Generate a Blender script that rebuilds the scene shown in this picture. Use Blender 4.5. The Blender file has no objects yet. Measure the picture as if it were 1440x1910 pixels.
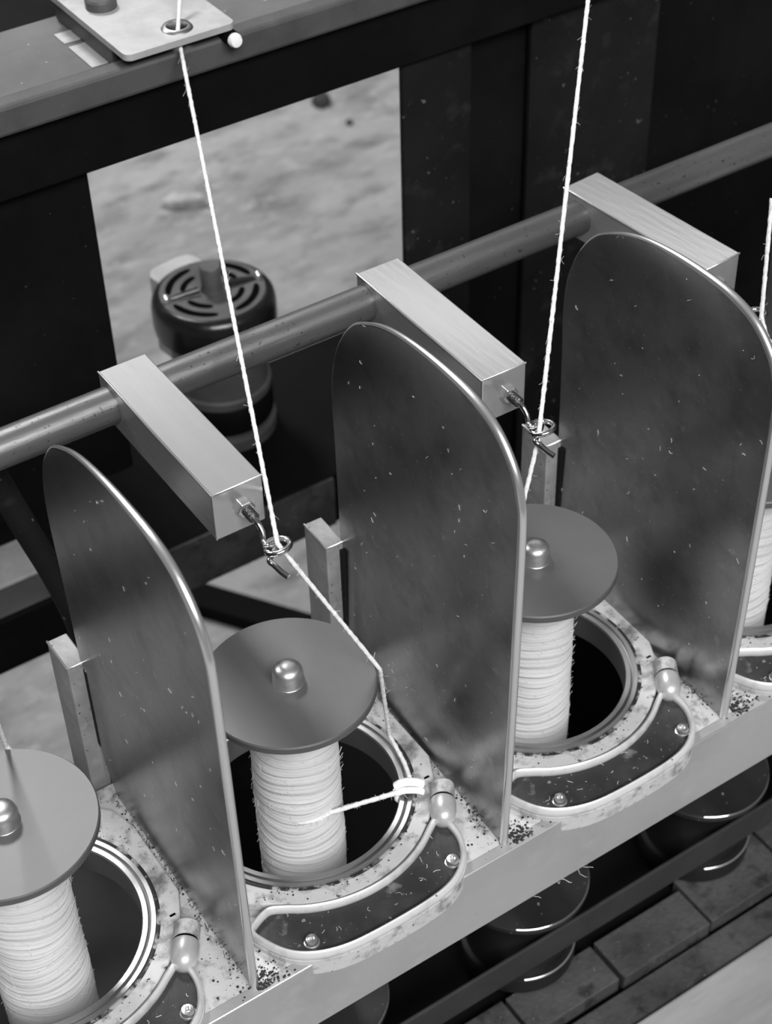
import bpy, bmesh, math, random
from mathutils import Vector, Matrix
import numpy as np
random.seed(7)
rng = np.random.default_rng(7)
S = bpy.context.scene
COL = S.collection
PI = math.pi

# ------------------------------------------------------------------ camera
cam_d = bpy.data.cameras.new('camera'); cam = bpy.data.objects.new('camera', cam_d); COL.objects.link(cam)
cam_d.sensor_fit = 'HORIZONTAL'; cam_d.sensor_width = 36.0; cam_d.lens = 3212.67/1440*36
cam_d.clip_start = 0.01; cam_d.clip_end = 50
right = Vector((0.8317, -0.5548, -0.0231)); up = Vector((0.3841, 0.5448, 0.7455)); fwd = Vector((0.401, 0.6288, -0.6662))
m = Matrix.Identity(4)
for i in range(3):
    m[i][0] = right[i]; m[i][1] = up[i]; m[i][2] = -fwd[i]
m.translation = Vector((-0.1758255, -0.3375286, 0.4712201))
cam.matrix_world = m
cam_d.dof.use_dof = True; cam_d.dof.focus_distance = 0.545; cam_d.dof.aperture_fstop = 27
S.camera = cam

# ------------------------------------------------------------------ world, lights, exposure
w = bpy.data.worlds.new('world'); S.world = w; w.use_nodes = True
w.node_tree.nodes['Background'].inputs[0].default_value = (1, 1, 1, 1)
w.node_tree.nodes['Background'].inputs[1].default_value = 0.13
def area(name, loc, target, sx, sy, power):
    d = bpy.data.lights.new(name, 'AREA'); d.shape = 'RECTANGLE'; d.size = sx; d.size_y = sy; d.energy = power
    o = bpy.data.objects.new(name, d); COL.objects.link(o); o.location = loc
    o.rotation_euler = (Vector(target)-Vector(loc)).to_track_quat('-Z', 'Y').to_euler()
    return o
area('unseen_lamp', (-0.30, -1.55, 1.75), (0.05, 0, 0), 1.4, 0.7, 70)
area('unseen_lamp', (0.22, 1.6, 2.0), (0.0, 0.0, 0), 0.46, 0.36, 34)
area('unseen_lamp', (1.6, 2.24, 2.0), (0.9, 1.0, 0), 2.4, 0.22, 4.0)
area('unseen_lamp', (-1.2, 2.3, 2.3), (0.3, 0.9, -0.5), 1.0, 1.0, 26)  # added unseen lamp that brightens the concrete floor
S.view_settings.view_transform = 'Standard'; S.view_settings.look = 'None'
S.view_settings.gamma = 1; S.view_settings.use_curve_mapping = False
S.view_settings.exposure = 0.0

# ------------------------------------------------------------------ materials
def mat(name, v=0.5, rough=0.5, metal=0.0, noise=None, bump=0.0, bscale=200, specks=None, spec=None, stretch=None, coat=0):
    """noise=(scale, v2, lo, hi): blends towards grey v2; specks=(scale, value, threshold)"""
    M = bpy.data.materials.new(name); M.use_nodes = True
    nt = M.node_tree; N = nt.nodes; L = nt.links; b = N['Principled BSDF']
    b.inputs['Roughness'].default_value = rough; b.inputs['Metallic'].default_value = metal
    if spec is not None: b.inputs['Specular IOR Level'].default_value = spec
    if coat: b.inputs['Coat Weight'].default_value = coat
    tc = N.new('ShaderNodeTexCoord'); vec = tc.outputs['Object']
    if stretch:
        mp = N.new('ShaderNodeMapping'); mp.inputs['Scale'].default_value = stretch; L.new(vec, mp.inputs[0]); svec = mp.outputs[0]
    else: svec = vec
    col = N.new('ShaderNodeRGB'); col.outputs[0].default_value = (v, v, v, 1); out = col.outputs[0]
    def mask(scale, lo, hi, det=6, vv=None, rgh=0.6):
        n = N.new('ShaderNodeTexNoise'); n.inputs['Scale'].default_value = scale; n.inputs['Detail'].default_value = det
        n.inputs['Roughness'].default_value = rgh
        L.new(vv or svec, n.inputs['Vector'])
        r = N.new('ShaderNodeMapRange'); r.inputs[1].default_value = lo; r.inputs[2].default_value = hi; r.clamp = True
        L.new(n.outputs['Fac'], r.inputs[0]); return r.outputs[0]
    def blend(a, fac, v2):
        mx = N.new('ShaderNodeMix'); mx.data_type = 'RGBA'
        L.new(fac, mx.inputs[0]); L.new(a, mx.inputs[6]); mx.inputs[7].default_value = (v2, v2, v2, 1)
        return mx.outputs[2]
    for nz in (noise or []): out = blend(out, mask(*[nz[0], nz[2], nz[3]]), nz[1])
    for sp in (specks or []): out = blend(out, mask(sp[0], sp[2], sp[2]+0.03, 2, vec), sp[1])
    L.new(out, b.inputs['Base Color'])
    if bump:
        n = N.new('ShaderNodeTexNoise'); n.inputs['Scale'].default_value = bscale; n.inputs['Detail'].default_value = 5
        L.new(svec, n.inputs['Vector'])
        bp = N.new('ShaderNodeBump'); bp.inputs['Strength'].default_value = bump; bp.inputs['Distance'].default_value = 0.001
        L.new(n.outputs['Fac'], bp.inputs['Height']); L.new(bp.outputs[0], b.inputs['Normal'])
    return M

M_alu   = mat('brushed_aluminium', 0.46, 0.17, 0.6, [(60, 0.40, .35, .7)], 0.04, 500, [(900, 0.2, .73)], stretch=(1, 0.12, 1))
M_steel = mat('polished_divider_steel', 0.30, 0.28, 1.0, [(14, 0.44, .48, .72), (45, .17, .48, .75), (140, .40, .60, .78)], 0.05, 300, [(600, 0.75, .735), (1300, .7, .715)])
M_post  = mat('dusty_post_aluminium', 0.34, 0.5, 0.15, [(50, .22, .4, .7), (150, .42, .55, .8)], 0.2, 400, [(500, .05, .68)])
M_edge  = mat('divider_edge', 0.80, 0.28, 0.9)
M_paint = mat('chipped_white_paint', 0.54, 0.42, 0.0, [(60, .48, .45, .75), (170, .22, .51, .67), (38, .13, .60, .70)], 0.25, 400, [(330, 0.10, .69), (800, .06, .70)])
M_face  = mat('grey_rail_paint', 0.33, 0.42, 0.0, [(20, .26, .4, .7), (80, .38, .5, .8)], 0.1, 200, [(500, .2, .74)])
M_ring  = mat('ring_steel', 0.42, 0.36, 1.0, [(60, .35, .5, .75)])
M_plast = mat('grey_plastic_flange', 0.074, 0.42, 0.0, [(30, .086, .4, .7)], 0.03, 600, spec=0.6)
M_nub   = mat('chromed_spindle_tip', 0.70, 0.33, 0.9, [(150, .4, .45, .7)])
M_yarn  = mat('white_wool', 0.66, 0.9, 0.0, [(150, .60, .4, .7)], 0.16, 900, spec=0.1, stretch=(.35, .35, 1))
M_thread= mat('white_thread', 0.86, 0.9, 0.0, [(900, .68, .4, .7)], 0.5, 2000, spec=0.1)
M_wire  = mat('bright_wire', 0.75, 0.15, 1.0)
M_stud  = mat('threaded_stud', 0.10, 0.35, 0.8, bump=0.4, bscale=1500)
M_nut   = mat('nut_steel', 0.75, 0.25, 0.9)
M_rod   = mat('rod_steel', 0.15, 0.42, 0.6, [(50, .09, .45, .7)], 0.15, 500, [(500, .05, .66), (800, .6, .76)], stretch=(.15, 1, 1))
M_black = mat('black_frame_paint', 0.0045, 0.55, 0.0, [(18, .008, .4, .7)], 0.1, 150, [(420, .05, .735)], spec=0.06)
M_dust_lit = mat('dust_and_lit_band_black', 0.006, 0.65, 0.0, [(12, .013, .4, .7), (70, .026, .56, .8)], 0.15, 200, [(260, .10, .71), (700, .10, .74)], spec=0.15)  # dust flecks, plus paler black that paints light bands on the rear panel
M_dface = mat('dusty_lit_face', 0.022, 0.7, 0.0, [(30, .05, .4, .65), (110, .012, .5, .7)], 0.3, 200, [(400, .2, .73)])  # mottled dust, paler where the shelf face catches light
M_pit   = mat('greasy_black_iron', 0.003, 0.65, 0.0, [(30, .005, .4, .7)], spec=0.08)
M_lip   = mat('worn_grey_lip', 0.085, 0.5, 0.2, [(40, .05, .4, .7)], 0.1, 200, [(500, .4, .76)])
M_shelf = mat('dusty_shelf', 0.10, 0.7, 0.0, [(25, .15, .4, .7)], 0.2, 300, [(300, .35, .72)])
M_pale  = mat('pale_worn_metal', 0.46, 0.5, 0.3, [(30, .30, .4, .7), (110, .5, .5, .75)], 0.1, 300)
M_tile  = mat('dark_bed_tile', 0.050, 0.6, 0.0, [(25, .085, .42, .62), (90, .025, .52, .68)], 0.5, 400, [(420, .16, .70)], spec=0.3)
M_cover = mat('grey_bed_cover', 0.15, 0.5, 0.0, [(30, .10, .4, .7)], 0.1, 200, [(400, .3, .74)])
M_belt  = mat('dark_drive_belt', 0.030, 0.55, 0.0, [(40, .04, .4, .7)], 0.1, 400, spec=0.3)
M_wharve= mat('dark_wharve', 0.03, 0.35, 0.5, [(50, .02, .4, .7)])
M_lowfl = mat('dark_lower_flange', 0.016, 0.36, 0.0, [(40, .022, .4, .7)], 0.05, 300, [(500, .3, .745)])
M_dish  = mat('dark_dish_floor', 0.030, 0.5, 0.0, [(60, .05, .45, .7), (75, .20, .61, .72)], 0.3, 500, [(330, .22, .68), (800, .3, .71)], spec=0.35)
M_cap   = mat('black_cap_enamel', 0.008, 0.26, 0.0, [(60, .016, .45, .75)], 0.1, 300, spec=0.5)
M_capface = mat('worn_cap_face', 0.085, 0.5, 0.0, [(40, .05, .4, .7), (150, .12, .55, .8)], 0.1, 300)
M_body  = mat('motor_grey', 0.09, 0.5, 0.2, [(40, .05, .4, .7)], 0.1, 200)
M_floor = mat('worn_concrete', 0.32, 0.85, 0.0, [(6, .44, .40, .65), (18, .19, .48, .68), (55, .5, .52, .75), (130, .22, .58, .8)], 0.9, 60, [(90, .46, .70)], stretch=(.8, 1.6, 1))
M_wall  = mat('grey_workshop_wall', 0.30, 0.8, 0.0, [(2, .25, .4, .7)])
M_board = mat('pale_worn_board', 0.38, 0.6, 0.0, [(30, .27, .4, .65), (90, .20, .58, .75)], 0.3, 200, stretch=(.2, 1, 1))
M_stone = mat('concrete_chip', 0.55, 0.9, 0.0, [(40, .22, .4, .7)], 0.5, 200)
M_dstone= mat('dark_pebble', 0.05, 0.9, 0.0, bump=0.5)
M_white = mat('white_porcelain', 0.92, 0.2, 0.0)
M_lint  = mat('pale_lint', 0.70, 0.9, 0.0)
M_nose  = mat('worn_nose_metal', 0.62, 0.35, 0.45, [(90, .4, .45, .75)])
M_grime = mat('oily_grime', 0.015, 0.5, 0.0, [(150, .35, .52, .60)])
M_rim   = mat('bare_dish_rim', 0.74, 0.35, 0.3, [(120, .5, .5, .75)], specks=[(300, .2, .72)])
M_slit  = mat('dark_slit', 0.002, 0.8, 0.0, spec=0.03)
M_crumb = mat('dark_crumbs', 0.02, 0.9, 0.0)

# ------------------------------------------------------------------ mesh helpers
def link(name, bm, material, parent=None, smooth=None, loc=None, bevel=0, bseg=2):
    me = bpy.data.meshes.new(name)
    bmesh.ops.recalc_face_normals(bm, faces=bm.faces)
    bm.to_mesh(me); bm.free()
    me.materials.append(material)
    o = bpy.data.objects.new(name, me); COL.objects.link(o)
    if parent: o.parent = parent
    if loc: o.location = loc
    if smooth is not None:
        me.polygons.foreach_set('use_smooth', [True]*len(me.polygons))
        me.set_sharp_from_angle(angle=math.radians(smooth))
    if bevel:
        b = o.modifiers.new('bevel', 'BEVEL'); b.width = bevel; b.segments = bseg; b.limit_method = 'ANGLE'; b.angle_limit = math.radians(40)
        b.harden_normals = False
    return o
def thing(name, label, cat, loc=(0, 0, 0), rz=0, group=None):
    o = bpy.data.objects.new(name, None); COL.objects.link(o); o.empty_display_size = 0.01
    o.location = loc; o.rotation_euler = (0, 0, rz)
    return tag(o, label, cat, group)
def tag(o, label, cat, group=None):
    o['label'] = label; o['category'] = cat
    if group: o['group'] = group
    return o
def box(x0, x1, y0, y1, z0, z1, bm=None):
    bm = bm or bmesh.new()
    v = [bm.verts.new(c) for c in ((x0,y0,z0),(x1,y0,z0),(x1,y1,z0),(x0,y1,z0),(x0,y0,z1),(x1,y0,z1),(x1,y1,z1),(x0,y1,z1))]
    for f in ((3,2,1,0),(4,5,6,7),(0,1,5,4),(1,2,6,5),(2,3,7,6),(3,0,4,7)): bm.faces.new([v[i] for i in f])
    return bm
def lathe(prof, n=64, closed=False, bm=None, c=(0, 0)):
    """prof: (r,z) list; r=0 ends become poles"""
    bm = bm or bmesh.new(); rings = []
    for r, z in prof:
        if r < 1e-7: rings.append([bm.verts.new((c[0], c[1], z))])
        else: rings.append([bm.verts.new((c[0]+r*math.cos(2*PI*i/n), c[1]+r*math.sin(2*PI*i/n), z)) for i in range(n)])
    pairs = list(zip(rings[:-1], rings[1:]))
    if closed: pairs.append((rings[-1], rings[0]))
    for A, B in pairs:
        for i in range(n):
            j = (i+1) % n
            if len(A) == 1 and len(B) == 1: continue
            if len(A) == 1: bm.faces.new((A[0], B[i], B[j]))
            elif len(B) == 1: bm.faces.new((A[i], B[0], A[j]))
            else: bm.faces.new((A[i], B[i], B[j], A[j]))
    return bm
def catmull(pts, n=8, closed=False):
    P = [Vector(p) for p in pts]; out = []; k = len(P)
    rngk = range(k) if closed else range(k-1)
    for i in rngk:
        g = lambda j: P[j % k] if closed else P[max(0, min(k-1, j))]
        p0, p1, p2, p3 = g(i-1), g(i), g(i+1), g(i+2)
        for s in range(n):
            t = s/n
            out.append(0.5*((2*p1)+(-p0+p2)*t+(2*p0-5*p1+4*p2-p3)*t*t+(-p0+3*p1-3*p2+p3)*t**3))
    if not closed: out.append(P[-1].copy())
    return out
def tube(pts, r, n=10, closed=False, bm=None, rfun=None, flat=1.0):
    bm = bm or bmesh.new(); P = [Vector(p) for p in pts]; k = len(P); rings = []
    T = []
    for i in range(k):
        a = P[(i-1) % k] if (closed or i > 0) else P[i]; b = P[(i+1) % k] if (closed or i < k-1) else P[i]
        T.append((b-a).normalized())
    nrm = T[0].orthogonal().normalized()
    if abs(T[0].z) < 0.7: nrm = (Vector((0, 0, 1))-T[0]*T[0].z).normalized()
    for i in range(k):
        nrm = (nrm-T[i]*nrm.dot(T[i])).normalized(); bn = T[i].cross(nrm)
        rr = rfun(i/(k-1)) if rfun else r
        rings.append([bm.verts.new(P[i]+nrm*(rr*flat*math.cos(2*PI*j/n))+bn*(rr*math.sin(2*PI*j/n))) for j in range(n)])
    prs = list(zip(rings[:-1], rings[1:]))
    if closed: prs.append((rings[-1], rings[0]))
    for A, B in prs:
        for j in range(n): bm.faces.new((A[j], A[(j+1) % n], B[(j+1) % n], B[j]))
    if not closed:
        bm.faces.new(rings[0][::-1]); bm.faces.new(rings[-1])
    return bm
def prism(poly, z0, z1, bm=None, axis='z'):
    """extrude a 2D outline; axis x: poly is (y,z)"""
    bm = bm or bmesh.new()
    f = (lambda p, h: (p[0], p[1], h)) if axis == 'z' else (lambda p, h: (h, p[0], p[1]))
    A = [bm.verts.new(f(p, z0)) for p in poly]; B = [bm.verts.new(f(p, z1)) for p in poly]
    k = len(poly)
    bm.faces.new(A[::-1]); bm.faces.new(B)
    for i in range(k): bm.faces.new((A[i], A[(i+1) % k], B[(i+1) % k], B[i]))
    return bm
def holed(poly, holes, z0, z1):
    """flat plate with round holes: poly outline, holes = [(cx,cy,r)]"""
    bm = bmesh.new()
    def loop(pts):
        v = [bm.verts.new((p[0], p[1], z1)) for p in pts]
        return [bm.edges.new((v[i], v[(i+1) % len(v)])) for i in range(len(v))]
    es = loop(poly)
    for cx, cy, r in holes: es += loop([(cx+r*math.cos(2*PI*i/64), cy+r*math.sin(2*PI*i/64)) for i in range(64)])
    bmesh.ops.triangle_fill(bm, use_beauty=True, use_dissolve=False, edges=es)
    top = bm.faces[:]
    r = bmesh.ops.extrude_face_region(bm, geom=top)
    for v in [g for g in r['geom'] if isinstance(g, bmesh.types.BMVert)]: v.co.z = z0
    return bm
def xform(bm, M):
    bmesh.ops.transform(bm, matrix=M, verts=bm.verts); return bm
def fibres(name, spots, parent, material=None, r=0.00012, L=(0.002, 0.006)):
    """spots: (point, normal-ish u, v in-plane dirs); a scatter of short curled fibres joined as one stuff part"""
    bm = bmesh.new()
    for p, u, v in spots:
        p = Vector(p); u = Vector(u); v = Vector(v); a = random.uniform(0, 2*PI); l = random.uniform(*L)
        d = u*math.cos(a)+v*math.sin(a); e = u*-math.sin(a)+v*math.cos(a); k = random.uniform(-.5, .5)
        pts = [p+d*(l*(t-.5))+e*(l*k*(t-.5)**2*3) for t in (0, .33, .66, 1)]
        tube(pts, r*random.uniform(.6, 1.3), 4, bm=bm)
    o = link(name, bm, material or M_lint, parent, 60); o['kind'] = 'stuff'
    return o
XS = (-0.1, 0.0, 0.1, 0.2)          # spindle axes along the machine

# ------------------------------------------------------------------ floor
bm = box(-2.0, 4.0, -1.5, 4.5, -0.54, -0.5)
fl = link('floor', bm, M_floor); fl['kind'] = 'structure'

for nm, b in (('wall_back', box(-2.0, 4.0, 4.5, 4.6, -0.54, 2.6)), ('wall_right', box(4.0, 4.1, -1.5, 4.6, -0.54, 2.6))):
    link(nm, b, M_wall)['kind'] = 'structure'
# ------------------------------------------------------------------ rear frame
fr = thing('machine_frame', 'black painted rear frame of the machine with window-like opening onto the concrete floor', 'machine frame', (0, 0.2, -0.5))
def fp(name, bm, material, **k):
    o = link(name, bm, material, fr, **k); o.location = (0, -0.2, 0.5); return o
fp('cross_beam', box(-0.35, 0.75, 0.2, 0.245, 0.1377, 0.1655), M_black, bevel=0.001)
fp('front_lip', box(-0.35, 0.75, 0.195, 0.2035, 0.1655, 0.1772), M_lip, bevel=0.0015)
fp('beam_shelf', box(-0.35, 0.75, 0.2055, 0.262, 0.1655, 0.1712), M_shelf, bevel=0.001)
fp('left_post', box(-0.20, 0.0418, 0.206, 0.2095, -0.012, 0.1377), M_black, bevel=0.002)
fp('right_post', box(0.1836, 0.219, 0.203, 0.2065, -0.40, 0.1377), M_dust_lit, bevel=0.001)  # paler face paints a soft band of light on the flat panel
fp('shade_band_panel', box(0.214, 0.258, 0.210, 0.213, -0.40, 0.1377), M_black)  # dark strip paints the shade between two light bands, no real recess
fp('light_band_panel', box(0.252, 0.325, 0.205, 0.2085, -0.40, 0.1377), M_dust_lit, bevel=0.001)  # paler strip paints the second soft band of light
fp('shade_panel', box(0.325, 0.75, 0.209, 0.2125, -0.40, 0.1377), M_black)  # black carries on the painted shade of the same flat panel
fp('back_foot', box(0.56, 0.75, 0.206, 0.2095, -0.5, -0.40), M_black)
fp('rear_cover', box(-0.35, 0.104, 0.264, 0.52, 0.150, 0.1690), M_pit)
fp('shelf_patch', box(0.0525, 0.0607, 0.2135, 0.2335, 0.1712, 0.1718), M_pale, bevel=0.0003)
fp('shelf_patch', box(0.0525, 0.0607, 0.2370, 0.2462, 0.1712, 0.1718), M_pale, bevel=0.0003)

# eyelet plate on its block
ep = thing('eyelet_plate', 'pale metal plate with a thread eyelet on top of the rear beam', 'plate', (0.083, 0.22, 0.1712))
def eo(name, bm, material, **k):
    o = link(name, bm, material, ep, **k); o.location = (-0.083, -0.22, -0.1712); return o
eo('mounting_block', box(0.0590, 0.1000, 0.2075, 0.258, 0.1714, 0.1812), M_lip, bevel=0.001)
def rrect(x0, x1, y0, y1, r, n=6):
    out = []
    for cx, cy, a in ((x1-r, y1-r, 0), (x0+r, y1-r, 90), (x0+r, y0+r, 180), (x1-r, y0+r, 270)):
        for i in range(n+1):
            t = math.radians(a+90*i/n); out.append((cx+r*math.cos(t), cy+r*math.sin(t)))
    return out
eo('plate', holed(rrect(0.0569, 0.1025, 0.1915, 0.2585, 0.003), [(0.0826, 0.2004, 0.0042)], 0.1812, 0.1838), M_pale, bevel=0.0007)
eo('eyelet', lathe([(0.0039, 0.1810), (0.0037, 0.1838), (0.0041, 0.1848), (0.0052, 0.1848), (0.0060, 0.1839), (0.0052, 0.1826)], 40, True, c=(0.0826, 0.2004)), M_ring, smooth=50)
eo('knob', lathe([(0, 0.1878), (0.0052, 0.1878), (0.0060, 0.1870), (0.0060, 0.1838), (0, 0.1838)], 32, c=(0.0680, 0.2330)), M_lip, smooth=40)
pin = thing('capped_pin', 'short dark pin with round white head sticking out of the lip below the eyelet plate', 'pin', (0.1005, 0.1975, 0.1778))
q = lathe([(0, 0), (0.0030, 0), (0.0030, 0.007), (0, 0.007)], 24); xform(q, Matrix.Rotation(PI/2, 4, 'X')); link('pin_shaft', q, M_pit, pin, 40)
q = lathe([(0.0027, 0.0066), (0.0028, 0.0082), (0.0022, 0.0094), (0, 0.0098)], 24); xform(q, Matrix.Rotation(PI/2, 4, 'X')); link('white_head', q, M_white, pin, 50)['label'] = 'round white head'

# ------------------------------------------------------------------ low shelf at the back, with the motor
sh = thing('rear_shelf', 'low dark dusty steel shelf behind the spindles carrying the black motor', 'shelf', (0.1, 0.3, -0.14))
def so(name, bm, material, **k):
    o = link(name, bm, material, sh, **k); o.location = (-0.1, -0.3, 0.14); return o
so('shelf_channel', box(-0.4, 0.7, 0.2480, 0.352, -0.140, -0.107), M_pit, bevel=0.0012)
so('dusty_lit_strip', box(0.035, 0.165, 0.2460, 0.2480, -0.139, -0.108), M_dface)  # dusty face toned as lit; its shaded left part stays painted black
so('lit_top_strip', box(-0.4, 0.030, 0.2500, 0.2665, -0.107, -0.1055), M_lip, bevel=0.0004)  # grey strip paints the light on the shelf top
so('pale_plate', box(-0.4, 0.020, 0.2680, 0.2950, -0.107, -0.1045), M_pale, bevel=0.0006)
so('leg', box(-0.38, -0.34, 0.26, 0.34, -0.5, -0.14), M_black)
so('leg', box(0.66, 0.70, 0.26, 0.34, -0.5, -0.14), M_black)

mo = thing('motor', 'small upright motor with black slotted cap and central knob on the rear shelf', 'motor', (0.1425, 0.318, -0.107), math.radians(-20))
H = 0.087                                           # cap top above the shelf
link('motor_body', lathe([(0, 0), (0.027, 0), (0.027, 0.006), (0.0245, 0.007), (0.0245, 0.026), (0.026, 0.027), (0.026, 0.031), (0.0245, 0.032), (0.0245, 0.062), (0, 0.062)], 48), M_body, mo, 35)
link('dark_sleeve', lathe([(0.0252, 0.010), (0.0262, 0.012), (0.0262, 0.0245), (0.0252, 0.0262)], 48, True), M_pit, mo, 40)
cap = link('cap', lathe([(0.0, H-0.0035), (0.0285, H-0.0035), (0.0285, H-0.021), (0.0312, H-0.022), (0.0318, H-0.018), (0.0318, H-0.009), (0.0312, H-0.0055), (0.0296, H-0.0030), (0.0272, H-0.0018), (0.0255, H-0.0015), (0, H-0.0015)], 72), M_cap, mo, 50)
link('cap_face', lathe([(0, H-0.0014), (0.0268, H-0.0014), (0.0268, H-0.0022), (0, H-0.0022)], 64), M_capface, cap, 40)
def arc_slot(r, a0, a1, wd, z, name):
    pts = [(r*math.cos(math.radians(a0+(a1-a0)*i/14)), r*math.sin(math.radians(a0+(a1-a0)*i/14))) for i in range(15)]
    w_ = [wd*(1-abs(2*i/14-1)**6*.6) for i in range(15)]
    out = [(p[0]*(1+q/r), p[1]*(1+q/r)) for p, q in zip(pts, w_)]; inn = [(p[0]*(1-q/r), p[1]*(1-q/r)) for p, q in zip(pts, w_)]
    return prism(out+inn[::-1], z-0.0003, z+0.0003)
for a in (55, 145, 235, 325):
    link('vent_slot', arc_slot(0.0222, a-33, a+33, 0.0018, H-0.0014, ''), M_slit, cap)
    link('vent_slot', arc_slot(0.0150, a-27, a+27, 0.0016, H-0.0014, ''), M_slit, cap)
for a in (10, 190):
    c, s = math.cos(math.radians(a)), math.sin(math.radians(a))
    link('cap_arm', tube([(0.007*c, 0.007*s, H-0.0002), (0.016*c, 0.016*s, H-0.0006), (0.0235*c, 0.0235*s, H-0.0012)], 0.0018, 8, rfun=lambda t: 0.0034-0.0016*t, flat=0.45), M_cap, cap, 60)
    link('cap_screw', lathe([(0, H+0.0024), (0.0015, H+0.0020), (0.0023, H+0.0008), (0.0023, H-0.0012), (0, H-0.0012)], 16, c=(0.0245*c, 0.0245*s)), M_nut, cap, 50)
link('knob', lathe([(0, H+0.0130), (0.0050, H+0.0130), (0.0056, H+0.0122), (0.0051, H+0.002), (0.0062, H-0.002), (0, H-0.002)], 28), M_capface, cap, 40)
br = bmesh.new(); prism([(-0.0145, 0.022), (-0.0145, 0.034), (-0.012, 0.0385), (-0.006, 0.0400), (0.006, 0.0400), (0.012, 0.0385), (0.0145, 0.034), (0.0145, 0.022)], H-0.050, H-0.0035, br)
o = link('side_bracket', br, M_pale, mo, bevel=0.001); o.rotation_euler = (0, 0, math.radians(28)); o['label'] = 'pale rounded bracket behind the cap'

# ------------------------------------------------------------------ support rod
q = lathe([(0, -0.5), (0.0060, -0.5), (0.0065, -0.498), (0.0065, 0.898), (0.0060, 0.9), (0, 0.9)], 40)
xform(q, Matrix.Rotation(PI/2, 4, 'Y'))
rod = link('support_rod', q, M_rod, smooth=40, loc=(0, 0.0892, 0.1213)); tag(rod, 'long worn steel rod running through the rear ends of the three aluminium blocks', 'rod')

# ------------------------------------------------------------------ guide arms
def guide_arm(name, loc, rz, label, yf, x0, x1, yb):
    a = thing(name, label, 'guide arm', loc, rz, 'aluminium thread guide arms')
    link('block', box(x0, x1, yf, yb, -0.0182, 0), M_alu, a, bevel=0.00045, bseg=2)
    eb = tube([(x0+.0001, yb, -.0002), (x0+.0001, yf+.0001, -.0002), (x1, yf+.0001, -.0002)], 0.00042, 6); tube([(x0+.0002, yf+.0002, -.0002), (x0+.0002, yf+.0002, -.018)], 0.00038, 6, bm=eb)
    link('worn_highlight_edge', eb, M_edge, a, 60)['label'] = 'bright worn edges of the block'
    zc = -0.0095
    R = Matrix.Translation((0.0008, yf, zc)) @ Matrix.Rotation(PI/2, 4, 'X')
    q = lathe([(0.0015, -0.0005), (0.0033, -0.0005), (0.0033, 0.0016), (0.0028, 0.0021), (0.0015, 0.0021)], 6, True); link('lock_nut', xform(q, R), M_nut, a, bevel=0.0002)
    q = lathe([(0, 0), (0.00165, 0)]+[(0.00165+0.0002*(i % 2), 0.0003+0.00035*i) for i in range(18)]+[(0.0013, 0.0068), (0, 0.0068)], 16); link('threaded_stud', xform(q, R), M_stud, a, 30)
    # wire pigtail: neck, one and a quarter turns of loop, straight tail
    dx = 0.0008
    pts = [(dx, yf-0.0055, zc), (dx, yf-0.0082, zc-0.0005), (dx+0.0002, yf-0.0105, zc-0.0026), (dx-0.0008, yf-0.0130, zc-0.0044)]
    cx, cy, cz = dx+0.0016, yf-0.0172, zc-0.0036
    loop = []
    for i in range(0, 19):
        t = math.radians(150-i*25); loop.append((cx+0.0038*math.cos(t), cy+0.0034*math.sin(t), cz+0.0004-0.00013*i-0.0007*math.sin(t)))
    tail = [(cx-0.0040, cy-0.0016, cz-0.0028), (cx-0.0038, cy-0.0036, cz-0.0036), (cx-0.0030, cy-0.0070, cz-0.0046), (cx-0.0022, cy-0.0092, cz-0.0052)]
    pl = catmull(pts+loop+tail, 5)
    link('pigtail_wire', tube(pl, 0.00095, 10), M_wire, a, 60)
    return a
guide_arm('guide_arm', (0, 0, 0.13), 0, 'aluminium guide arm left of the others, over the fully visible bobbin', 0.0207, -0.0096, 0.0080, 0.0970)
guide_arm('guide_arm', (0.1, 0, 0.13), math.radians(-0.4), 'middle aluminium guide arm, its rear end above the tip of a curved divider', 0.0195, -0.0097, 0.0080, 0.0955)
guide_arm('guide_arm', (0.2, 0.0, 0.13), math.radians(4.6), 'aluminium guide arm at the upper right with its wire loop at the picture edge', 0.0262, -0.0068, 0.0108, 0.0990)

# ------------------------------------------------------------------ ring rail
rl = thing('ring_rail', 'long pale metal rail with bare grey front face carrying rings and dividers', 'rail', (0, 0, -0.0346))
def ro(name, bm, material, **k):
    o = link(name, bm, material, rl, **k); o.location = (0, 0, 0.0346); return o
ro('top_plate', holed([(-0.3, -0.0585), (0.6, -0.0585), (0.6, 0.044), (-0.3, 0.044)], [(x, 0, 0.0405) for x in (-0.2, -0.1, 0, 0.1, 0.2, 0.3)], -0.003, 0), M_paint, bevel=0.0004)
ro('front_flange', box(-0.3, 0.6, -0.0590, -0.0545, -0.0346, 0.0001), M_face, bevel=0.0006)
ro('worn_highlight_edge', tube([(-0.3, -0.0587, -0.0001), (0.6, -0.0587, -0.0001)], 0.00034, 6), M_edge)['label'] = 'highlight painted along the top edge'  # bright tube paints the highlight on the rail's bevel
ro('rear_flange', box(-0.3, 0.6, 0.041, 0.044, -0.0200, -0.003), M_black)

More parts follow.
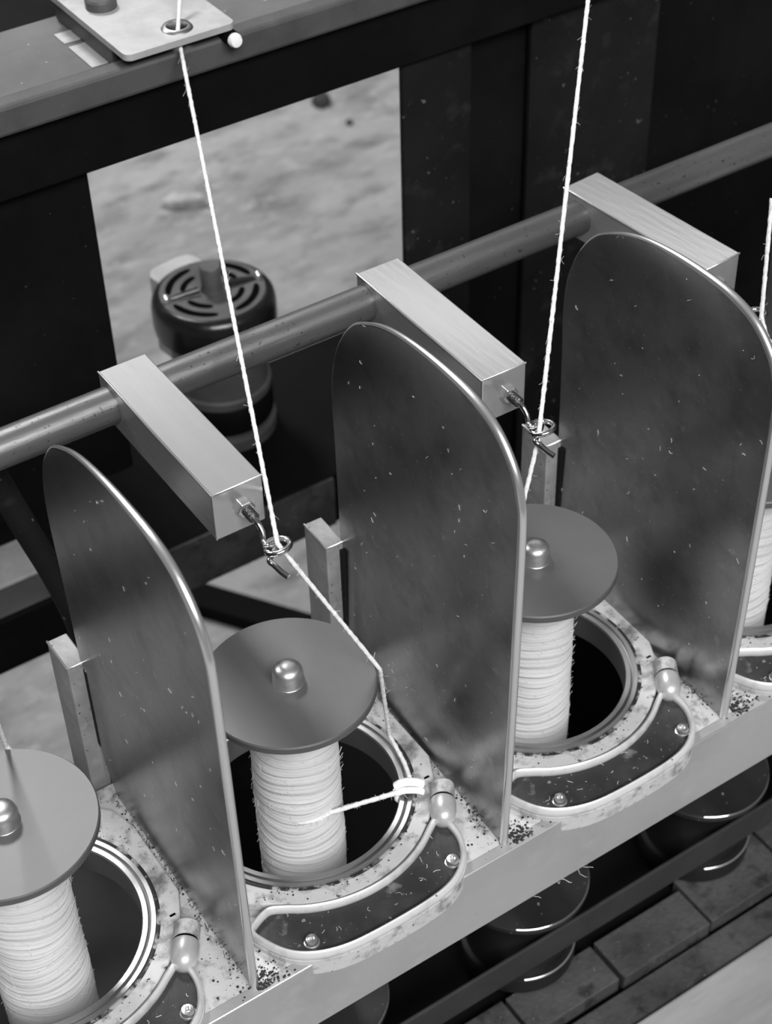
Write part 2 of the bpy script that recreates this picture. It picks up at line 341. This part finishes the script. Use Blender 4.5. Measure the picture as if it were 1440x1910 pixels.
# ------------------------------------------------------------------ ring holders
A0 = math.radians(-127); A1 = math.radians(-53)
def crescent():
    outer = [(-0.0425, -0.0440), (-0.0380, -0.0530), (-0.0312, -0.0590), (-0.0215, -0.0627), (-0.0095, -0.0640), (0.0095, -0.0640), (0.0215, -0.0622), (0.0300, -0.0572), (0.0348, -0.0500), (0.0362, -0.0430)]
    tipR = [(0.0352, -0.0378), (0.0318, -0.0357)]
    inner = [(0.0465*math.cos(t), 0.0465*math.sin(t)-0.0004) for t in [math.radians(-53-7.4*i) for i in range(11)]]
    tipL = [(-0.0335, -0.0350), (-0.0400, -0.0370), (-0.0430, -0.0395)]
    pts = outer+tipR+inner+tipL
    return [(p.x, p.y) for p in catmull([(a, b, 0) for a, b in pts], 5, True)]
CRES = crescent()
def shrink(poly, d):
    n = len(poly); out = []
    for i in range(n):
        a = Vector(poly[i-1]); b = Vector(poly[(i+1) % n]); t = (b-a).normalized(); out.append((poly[i][0]-t.y*d, poly[i][1]+t.x*d))
    return out
CIN = shrink(CRES, 0.0011)
if abs(sum(CIN[i-1][0]*CIN[i][1]-CIN[i][0]*CIN[i-1][1] for i in range(len(CIN)))) > abs(sum(CRES[i-1][0]*CRES[i][1]-CRES[i][0]*CRES[i-1][1] for i in range(len(CRES)))):
    CIN = shrink(CRES, -0.0011)
def ring_holder(x, label):
    h = thing('ring_holder', label, 'ring holder', (x, 0, 0), 0, 'ring holders along the rail')
    front = [(0.0462*math.cos(t), 0.0462*math.sin(t)) for t in [A0+(A1-A0)*i/16 for i in range(17)]]
    outl = [(-0.0440, 0.0300), (-0.0462, 0.0180), (-0.0462, -0.0120), (-0.0420, -0.0215), (-0.0385, -0.0290)]+front+[(0.0372, -0.0300), (0.0420, -0.0215), (0.0466, -0.0120), (0.0466, 0.0200), (0.0440, 0.0300), (0.034, 0.040), (-0.034, 0.040)]
    link('casting', holed(outl, [(0, 0, 0.0392)], 0.0001, 0.0040), M_paint, h, bevel=0.0006)
    link('ring', lathe([(0.0362, -0.0080), (0.0352, -0.0075), (0.0350, 0.0020), (0.0348, 0.0038), (0.0352, 0.0044), (0.0368, 0.0045), (0.0371, 0.0036), (0.0377, 0.0035), (0.0380, 0.0046), (0.0394, 0.0047), (0.0397, 0.0040), (0.0392, 0.0010), (0.0375, 0.0000), (0.0366, -0.0020)], 128, True), M_ring, h, 35)
    link('grime_ring', lathe([(0.0392, 0.0041), (0.0406, 0.00425), (0.0409, 0.0041), (0.0400, 0.0030), (0.0392, 0.0030)], 128, True), M_grime, h, 40)
    # dish: skirt wall, dark floor, bead round the rim
    dw = link('dish', prism(CRES, -0.0050, 0.0020), M_paint, h, 40); dw['label'] = 'pale crescent dish in front of the ring'
    link('dish_floor', prism(CIN, 0.0019, 0.0027), M_dish, dw)['label'] = 'dark oily floor of the dish'
    link('dish_rim', tube([(a, b, 0.0038) for a, b in CIN], 0.0011, 8, True, flat=2.0), M_rim, dw, 60)
    for sx in (-0.0278, 0.0272):
        q = lathe([(0, 0.0040), (0.0008, 0.0040), (0.0011, 0.0052), (0.0019, 0.0051), (0.0022, 0.0045), (0.0022, 0.0033), (0.0026, 0.0032), (0.0026, 0.0026), (0, 0.0026)], 20, c=(sx, -0.0535))
        link('dish_screw', q, M_nut, dw, 30)
    # split clamp: barrel lying along the right shoulder
    Rm = Matrix.Translation((0.0418, -0.0268, 0.0050)) @ Matrix.Rotation(math.atan2(-0.55, 0.83)*1.0, 4, 'Z') @ Matrix.Rotation(PI/2, 4, 'X')
    q = lathe([(0, -0.0010), (0.0036, -0.0010), (0.0043, -0.0002), (0.0043, 0.0052), (0, 0.0052)], 28); link('clamp_barrel', xform(q, Rm), M_paint, h, 40)
    q = lathe([(0, 0.0050), (0.0039, 0.0050), (0.0039, 0.0064), (0, 0.0064)], 28); link('clamp_groove', xform(q, Rm), M_slit, h, 40)
    q = lathe([(0, 0.0062), (0.0043, 0.0062), (0.0046, 0.0075), (0.0046, 0.0105), (0.0040, 0.0138), (0.0026, 0.0158), (0, 0.0166)], 28); link('clamp_nose', xform(q, Rm), M_nose, h, 50)
    link('split_line', box(0.0392, 0.0412, -0.0200, -0.0192, 0.0036, 0.00412), M_slit, h).rotation_euler = (0, 0, math.radians(-26)*0)
    sp = []
    for i in range(90):
        t = random.uniform(A0-.1, A1+.25); r = random.uniform(0.0475, 0.060)
        px, py = r*math.cos(t), r*math.sin(t)
        if py > -0.061 and py < -0.040 and abs(px) < 0.031 and math.hypot(px, py) > 0.048: sp.append(((px, py, 0.0029), (1, 0, 0), (0, 1, 0)))
    fibres('lint', sp[:16], h, r=0.00008, L=(0.0004, 0.0026))
    cr = bmesh.new()
    for i in range(70):
        t = random.uniform(-PI, PI/3); r = random.uniform(0.0398, 0.0455); px, py = r*math.cos(t), r*math.sin(t)
        if abs(px) > 0.0445: continue
        s = random.uniform(.00005, .00022); box(px-s, px+s*1.4, py-s, py+s, 0.0039, 0.0041+s*.5, cr)
    link('crumbs', cr, M_crumb, h)['kind'] = 'stuff'
    return h
ring_holder(-0.1, 'ring holder at lower left corner of the picture, partly out of frame')
ring_holder(0.0, 'ring holder with its whole dark crescent dish visible, white thread clip on its ring')
ring_holder(0.1, 'ring holder to the right of the middle divider, half hidden behind it')
ring_holder(0.2, 'ring holder at the far right edge, mostly hidden by the right divider')
rc = bmesh.new()
for x in (-0.05, 0.05, 0.15):
    for i in range(150):
        px = x+random.gauss(0, .006); py = random.uniform(-0.058, -0.028) if random.random() < .6 else random.uniform(-.03, .04)
        s = random.uniform(.00006, .0003); box(px-s, px+s*1.5, py-s, py+s, 0, .0002+s*.6, rc)
for x in (-0.05, 0.05, 0.15):
    for i in range(170):
        px = x+abs(random.gauss(0, .005)); py = -0.0580+abs(random.gauss(0, .005)); s = random.uniform(.00006, .00035)
        box(px-s, px+s*1.6, py-s*.5, py+s, 0, .0002+s*.7, rc)
cr = link('crumbs', rc, M_crumb, rl, loc=(0, 0, 0.0346)); cr['kind'] = 'stuff'

# ------------------------------------------------------------------ dividers
OUT = [(-0.0550, 0.0002), (-0.0552, 0.05), (-0.0550, 0.10), (-0.0545, 0.1400), (-0.0530, 0.1510), (-0.0490, 0.1600), (-0.0400, 0.1680), (-0.0280, 0.1716), (-0.0130, 0.1722), (0.0020, 0.1712), (0.0150, 0.1688), (0.0260, 0.1645), (0.0370, 0.1575), (0.0450, 0.1465), (0.0495, 0.1330), (0.0505, 0.1180), (0.0495, 0.10), (0.0478, 0.06), (0.0455, 0.030), (0.0430, 0.012), (0.0380, 0.0012), (0.0350, 0.0002)]
def outline():
    body = catmull([(a, b, 0) for a, b in OUT], 6)
    return [(p.x, p.y) for p in body]
OL = outline()
def divider(x, tilt, rz, label, sx=0.0, hz=1.0):
    d = thing('divider_plate', label, 'divider', (x, 0, 0), rz, 'polished divider plates between spindles')
    bm = prism(OL, -0.0009, 0.0009, axis='x')
    o = link('plate', bm, M_steel, d, 40, bevel=0.0004, bseg=2)
    # bright rounded edge band along front and top
    n0 = 0; n1 = int(len(OL)*0.72)
    ed = [(0, a, b) for a, b in OL[n0:n1]]
    e = link('edge_bead', tube(ed, 0.00145, 8, rfun=lambda t: 0.00145*min(1, max(0.22, 1-(t-.45)*1.9))), M_edge, d, 60); e['label'] = 'bright worn rounded edge'
    o.rotation_euler = (0, tilt, 0); e.rotation_euler = (0, tilt, 0); o.scale.z = hz; e.scale.z = hz
    p = link('mounting_post', box(-0.0062-sx, 0.0010-sx, 0.0463, 0.0620, -0.03, 0.060), M_post, d, bevel=0.0005)
    p['label'] = 'square aluminium post behind the plate'
    eb = tube([(-0.0061-sx, .062, .0599), (-0.0061-sx, .0464, .0599), (0.0009-sx, .0464, .0599)], 0.00042, 6); link('worn_highlight_edge', eb, M_edge, p, 60)['label'] = 'highlight painted along the top edge'  # bright tube paints the highlight on the post's bevelled top
    link('post_tab', box(-0.0010, 0.0010, 0.0440, 0.0475, 0.020, 0.057), M_dust_lit, p)
    sp = []
    for i in range(48):
        y = random.uniform(-.052, .045); z = random.uniform(.004, .165)
        if (y > .03 and z > .15): continue
        sp.append(((-0.00105-math.tan(tilt)*0, y, z), (0, 1, 0), (0, 0, 1)))
    f = fibres('lint', sp, d, r=0.00007, L=(0.0003, 0.0020)); f.rotation_euler = (0, tilt, 0)
    fz = []
    for i in range(90):
        y = random.uniform(-.05, .038); fz.append(((-0.0009-random.random()*.0025, y, random.uniform(.0003, .003)), (0, 1, 0), (.6, 0, .8)))
    fibres('edge_fluff', fz, d, M_crumb, 0.00010, (0.0005, 0.0022))
    return d
divider(-0.0503, math.radians(0.0), 0, 'dark polished divider plate at the left with broad bright curved front edge')
divider(0.0487, math.radians(1.2), math.radians(-1.5), 'dark polished divider plate in the middle of the picture, left of the half-hidden bobbin')
divider(0.1465, math.radians(1.0), math.radians(-1.0), 'dark polished divider plate at the right, large face in view', hz=0.976)
divider(0.2500, 0, 0, 'sliver of dark divider plate behind the right-hand wire loop at picture edge')

# ------------------------------------------------------------------ bobbins
def wound():
    """wool package: lathe whose radius follows the separate coils"""
    nz, n = 380, 88; z = np.linspace(-0.0700, 0.0588, nz); th = np.linspace(0, 2*PI, n, endpoint=False)
    prof = 0.0148+0.00030*np.sin((z+0.06)*40)
    Z = z[:, None]; T = th[None, :]
    wob = 0.0011*np.sin(T+1+40*Z)+0.0008*np.sin(2*T+90*Z)+0.0005*np.sin(3*T-150*Z+2)
    def saw(p):                                   # overhanging coil: slow swell, quick undercut
        f = p-np.floor(p); return np.where(f < .22, f/.22, 1-(f-.22)/.78)
    low = np.clip(1-(Z-0.018)/0.030, 0.0, 1)
    vary = 0.6+0.4*np.sin(2*T+310*Z+1)*np.sin(T*1.0-170*Z)
    Rr = prof[:, None]+0.00085*low*vary*(saw((Z+1.3*wob)/0.0047)-.5)+0.00011*(0.2+low)*(saw((Z+1.4*wob)/0.00165)-.5)+rng.normal(0, 0.000012, (nz, n))
    bm = bmesh.new(); rows = []
    for i in range(nz): rows.append([bm.verts.new((Rr[i, j]*math.cos(th[j]), Rr[i, j]*math.sin(th[j]), z[i])) for j in range(n)])
    for A, B in zip(rows[:-1], rows[1:]):
        for j in range(n): bm.faces.new((A[j], A[(j+1) % n], B[(j+1) % n], B[j]))
    return bm
def fuzz(rad, z0, z1, num):
    sp = []
    for i in range(num):
        t = random.uniform(0, 2*PI); zz = random.uniform(z0, z1); c, s = math.cos(t), math.sin(t)
        sp.append(((rad*c, rad*s, zz), (-s*.8+c*.45, c*.8+s*.45, 0), (0, 0, .55)))
    return sp
FL = [(0.0030, -0.0005), (0.0284, -0.0005), (0.0288, 0.0), (0.0288, 0.0022), (0.0284, 0.0027), (0.0030, 0.0027)]
def bobbin(x, label, lean=(0, 0)):
    b = thing('bobbin', label, 'bobbin', (x, 0, -0.121), 0, 'wool bobbins on the spindles')
    H0 = 0.121
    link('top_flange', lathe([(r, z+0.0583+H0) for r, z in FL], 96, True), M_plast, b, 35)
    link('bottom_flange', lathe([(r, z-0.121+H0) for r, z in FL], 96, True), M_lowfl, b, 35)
    link('flange_glint', tube([(0.02845*math.cos(2*PI*i/72), 0.02845*math.sin(2*PI*i/72), 0.0024) for i in range(-26, 12)], 0.00045, 6), M_wire, b, 60)['label'] = 'thin glint painted along the lower flange edge'  # bright arc paints the glossy reflection on the flange edge
    link('tube', lathe([(0.0118, 0.002), (0.0118, 0.058), (0.0105, 0.058), (0.0105, 0.002)], 40, True), M_pit, b, 40)
    o = link('wool_package', wound(), M_yarn, b, 70); o.location.z = H0
    link('spindle_tip', lathe([(0, 0.0072), (0.0022, 0.0070), (0.0038, 0.0064), (0.0047, 0.0054), (0.0051, 0.0040), (0.0051, 0.0003), (0.0054, 0), (0, 0)], 40), M_nub, b, 60).location.z = 0.0610+H0
    f = fibres('wool_fuzz', fuzz(0.0152, -0.03, 0.055, 420), b, M_lint, 0.00005, (0.001, 0.0045)); f.location.z = H0
    return b
bobbin(-0.1, 'white wool bobbin at lower left, its paler top disc cut by picture edge')
bobbin(0.0, 'white wool bobbin with thread drawn off to the ring, whole disc in view')
bobbin(0.1, 'white wool bobbin right of the middle divider, left half of its disc hidden')
bobbin(0.2, 'white wool bobbin at right edge, a strip of wool behind the right divider')

# spindle wharves below, and the belt
for x, lb in ((0.0, 'dark spindle pulley under the rail at bottom centre, barely in frame'), (0.1, 'dark spindle pulley with wide lower rim under the rail, left of the other visible one'), (0.2, 'dark spindle pulley under the rail near the right picture edge')):
    s = thing('spindle_pulley', lb, 'pulley', (x, 0, -0.170), 0, 'spindle pulleys below the rail')
    link('hub', lathe([(0, 0.0485), (0.0080, 0.0485), (0.0080, 0.044), (0.0225, 0.043), (0.0225, 0.0095), (0, 0.0095)], 48), M_wharve, s, 35)
    link('lower_rim', lathe([(0.0222, 0.0105), (0.0246, 0.0102), (0.0251, 0.0094), (0.0251, 0.0012), (0.0222, 0.0002), (0.0, 0.0002), (0.0, 0.0105)], 72), M_wharve, s, 35)
    link('rim_glint', tube([(0.0248*math.cos(2*PI*i/72), 0.0248*math.sin(2*PI*i/72), 0.0101) for i in range(-24, 8)], 0.0005, 6), M_nut, s, 60)['label'] = 'thin glint painted along the lower rim edge'  # bright arc paints the reflection on the pulley rim
belt = link('drive_belt', box(-0.5, 0.7, -0.0262, -0.0246, -0.1455, -0.1290), M_belt, bevel=0.0005)
tag(belt, 'flat dark drive belt running along the fronts of the spindle pulleys', 'belt')

# ------------------------------------------------------------------ spindle bed with tiles
bd = thing('spindle_bed', 'dark machine bed under the rail, covered with flat square plates', 'machine bed', (0.1, 0, -0.5))
def bo(name, bm, material, **k):
    o = link(name, bm, material, bd, **k); o.location = (-0.1, 0, 0.5); return o
bo('bed_body', box(-0.5, 0.8, -0.0575, 0.2020, -0.5, -0.1795), M_pit)
bo('bearing_bar', box(-0.5, 0.8, -0.0150, 0.030, -0.1795, -0.1783), M_pit)
xs = [-0.262, -0.214, -0.166, -0.118, -0.068, -0.0185, 0.0300, 0.0790, 0.1268, 0.1770, 0.2260, 0.2745, 0.3225]
for i in range(len(xs)-1):
    dz = random.uniform(-.0006, .0006); dy = random.uniform(-.001, .001)
    bo('bed_tile', box(xs[i]+0.0009, xs[i+1]-0.0009, -0.0392+dy, -0.0185 if xs[i] < .15 else -0.0130, -0.1795, -0.1702+dz), M_tile, bevel=0.0005)
bo('bed_cover', box(-0.5, 0.010, 0.032, 0.2005, -0.1795, -0.1770), M_cover, bevel=0.0008)
bo('front_strip', box(-0.5, 0.8, -0.0585, -0.0424, -0.1795, -0.1738), M_tile, bevel=0.0006)

fb = thing('front_board', 'pale worn board along the front of the dark bed, lower right corner', 'board', (0.1, -0.12, -0.5))
def fo(name, bm, material, **k):
    o = link(name, bm, material, fb, **k); o.location = (-0.1, 0.12, 0.5); return o
fo('board_top', box(-0.5, 0.8, -0.20, -0.0590, -0.1775, -0.1705), M_board, bevel=0.0012)
fo('board_leg', box(-0.48, -0.44, -0.19, -0.07, -0.5, -0.1775), M_pit)
fo('board_leg', box(0.74, 0.78, -0.19, -0.07, -0.5, -0.1775), M_pit)
# ------------------------------------------------------------------ threads
def thread(label, pts, r=0.00078, smooth=0, hairs=60, group='white threads running to the bobbins'):
    P = [Vector(p) for p in pts]; Q = []
    for a, b in zip(P[:-1], P[1:]):
        n = max(3, int((b-a).length/0.0009))
        for i in range(n): Q.append(a.lerp(b, i/n))
    Q.append(P[-1])
    ph = random.random()*6
    Q2 = []
    for i, p in enumerate(Q):
        Q2.append(p+Vector((math.sin(i*.9+ph), math.cos(i*.9+ph), math.sin(i*.4))) * 0.00003)
    rs = [r*(1+0.07*math.sin(i*1.7)+0.09*random.uniform(-1, 1)) for i in range(len(Q2))]
    k = len(Q2)
    o = link('thread', tube(Q2, r, 7, rfun=lambda t: rs[min(k-1, int(round(t*(k-1))))]), M_thread, smooth=80)
    tag(o, label, 'thread', group)
    if hairs:
        sp = []
        for i in range(hairs):
            p = random.choice(Q2); d = Vector((random.gauss(0, 1), random.gauss(0, 1), random.gauss(0, 1))).normalized()
            sp.append((p+d*r*1.3, d, Vector((0, 0, 1))))
        fibres('stray_fibres', sp, o, M_lint, 0.00005, (0.0015, 0.0045))
    return o
thread('white thread from the eyelet plate through the left wire loop over a disc', [(0.0969, 0.2193, 0.1994), (0.0891, 0.2090, 0.1896), (0.0826, 0.2004, 0.1816), (0.0024, 0.0036, 0.1172), (0.0046, 0.0022, 0.1120), (0.0268, -0.0132, 0.0614), (0.0385, 0.0010, 0.0080), (0.0362, -0.0120, 0.0068), (0.0335, -0.0196, 0.0072)], hairs=110)
thread('white thread hanging to the wire loop of the middle guide arm', [(0.1900, 0.0930, 0.2400), (0.1018, 0.0030, 0.1172), (0.0996, 0.0010, 0.1125), (0.0728, -0.0145, 0.0618), (0.0650, -0.0100, 0.0090)], hairs=110)
thread('short piece of white thread at the right picture edge above the wire loop', [(0.2135, 0.0200, 0.1540), (0.2010, 0.0055, 0.1180), (0.2010, 0.0020, 0.1120), (0.2270, -0.0115, 0.0612)], hairs=20)
thread('thread end reaching the rear rim of the lower left bobbin disc', [(-0.0945, 0.0040, 0.1150), (-0.0870, 0.0260, 0.0620), (-0.0690, 0.0240, 0.0080)], hairs=12)
# traveller clip and thread going to the package
tr = thing('traveller_clip', 'small white clip holding the thread on the ring of the whole-disc bobbin', 'clip', (0.0322, -0.0203, 0.0050), math.radians(-32))
q = tube(catmull([(-0.0045, 0, 0.0008), (-0.0020, 0, 0.0026), (0.0020, 0, 0.0026), (0.0050, 0, 0.0014)], 6), 0.0017, 10, flat=0.75); link('clip_top', q, M_white, tr, 60)
q = tube(catmull([(-0.0042, -0.0026, 0.0000), (-0.0018, -0.0028, 0.0016), (0.0022, -0.0028, 0.0016), (0.0050, -0.0028, 0.0006)], 6), 0.0013, 10, flat=0.8); link('clip_lower', q, M_white, tr, 60)
q = tube([(-0.0043, -0.0012, 0.0004), (-0.0040, -0.0024, -0.0030), (-0.0020, -0.0030, -0.0050)], 0.0012, 8); link('clip_hook', q, M_white, tr, 60)
thread('white thread stretched from the ring clip to the wool package', [(0.0298, -0.0210, 0.0055), (0.0042, -0.0151, 0.0062)]+[((0.0153-0.0011*(i/9)**1.5)*math.cos(math.radians(-80-5*i)), (0.0153-0.0011*(i/9)**1.5)*math.sin(math.radians(-80-5*i)), 0.0060+0.00003*i) for i in range(10)], 0.0009, hairs=40)

# ------------------------------------------------------------------ loose things further back
hose = link('hose', tube(catmull([(-0.052, 0.120, 0.110), (-0.0445, 0.12, 0.085), (-0.0370, 0.12, 0.055), (-0.0310, 0.12, 0.031), (-0.0260, 0.12, 0.005), (-0.0220, 0.124, -0.03), (-0.0200, 0.138, -0.09), (-0.020, 0.150, -0.1750)], 6), 0.0048, 14), M_dust_lit, smooth=60)
tag(hose, 'dark dusty hose hanging behind the left divider, below the rod', 'hose')
q = box(-0.32, 0.32, -0.0125, 0.0125, 0, 0.014); fb = link('floor_bar', q, M_pit, bevel=0.001, loc=(0.2405, 0.5480, -0.5)); fb.rotation_euler = (0, 0, math.atan2(-0.0504, 0.0328))
tag(fb, 'black bar lying diagonally on the concrete floor behind the whole-disc bobbin', 'bar')
def stone(name, loc, size, material, label, seed):
    r = random.Random(seed); bm = bmesh.new(); bmesh.ops.create_icosphere(bm, subdivisions=2, radius=1)
    for v in bm.verts: v.co = Vector((v.co.x*size[0], v.co.y*size[1], max(v.co.z, -.5)*size[2]))*(1+r.uniform(-.14, .14))
    o = link(name, bm, material, loc=(loc[0], loc[1], -0.5+size[2]*0.5)); o.rotation_euler = (0, 0, r.uniform(0, 3)); tag(o, label, 'stone', 'stones on the concrete floor'); return o
o = stone('stone', (0.504, 1.107), (0.024, 0.010, 0.011), M_stone, 'flat pale concrete chip on the floor above the motor', 3); o.rotation_euler = (0, 0, math.radians(-32))
stone('stone', (0.7395, 1.2087), (0.013, 0.011, 0.010), M_dstone, 'dark rounded pebble on the floor near the rear beam', 5)
stone('stone', (0.7406, 1.1511), (0.0045, 0.0045, 0.004), M_dstone, 'tiny dark pebble on the floor, smallest of the stones', 8)
# wisps of waste wool caught under the front edge of the rail
wp = []
bm = bmesh.new()
for i in range(26):
    x = 0.075+random.gauss(0, .006); z = -0.036-abs(random.gauss(0, .002)); pts = []
    p = Vector((x, -0.0555, z)); d = Vector((random.gauss(0, 1), random.gauss(0, .4), random.gauss(0, 1))).normalized()
    for k in range(6):
        pts.append(p.copy()); p += d*0.0012; d = (d+Vector((random.gauss(0, .6), random.gauss(0, .3), random.gauss(-.1, .6)))).normalized()
    tube(catmull(pts, 3), 0.00008, 4, bm=bm)
o = link('wool_waste', bm, M_lint, smooth=60); o['kind'] = 'stuff'; tag(o, 'wisp of waste wool clinging under the front edge of the rail', 'lint')
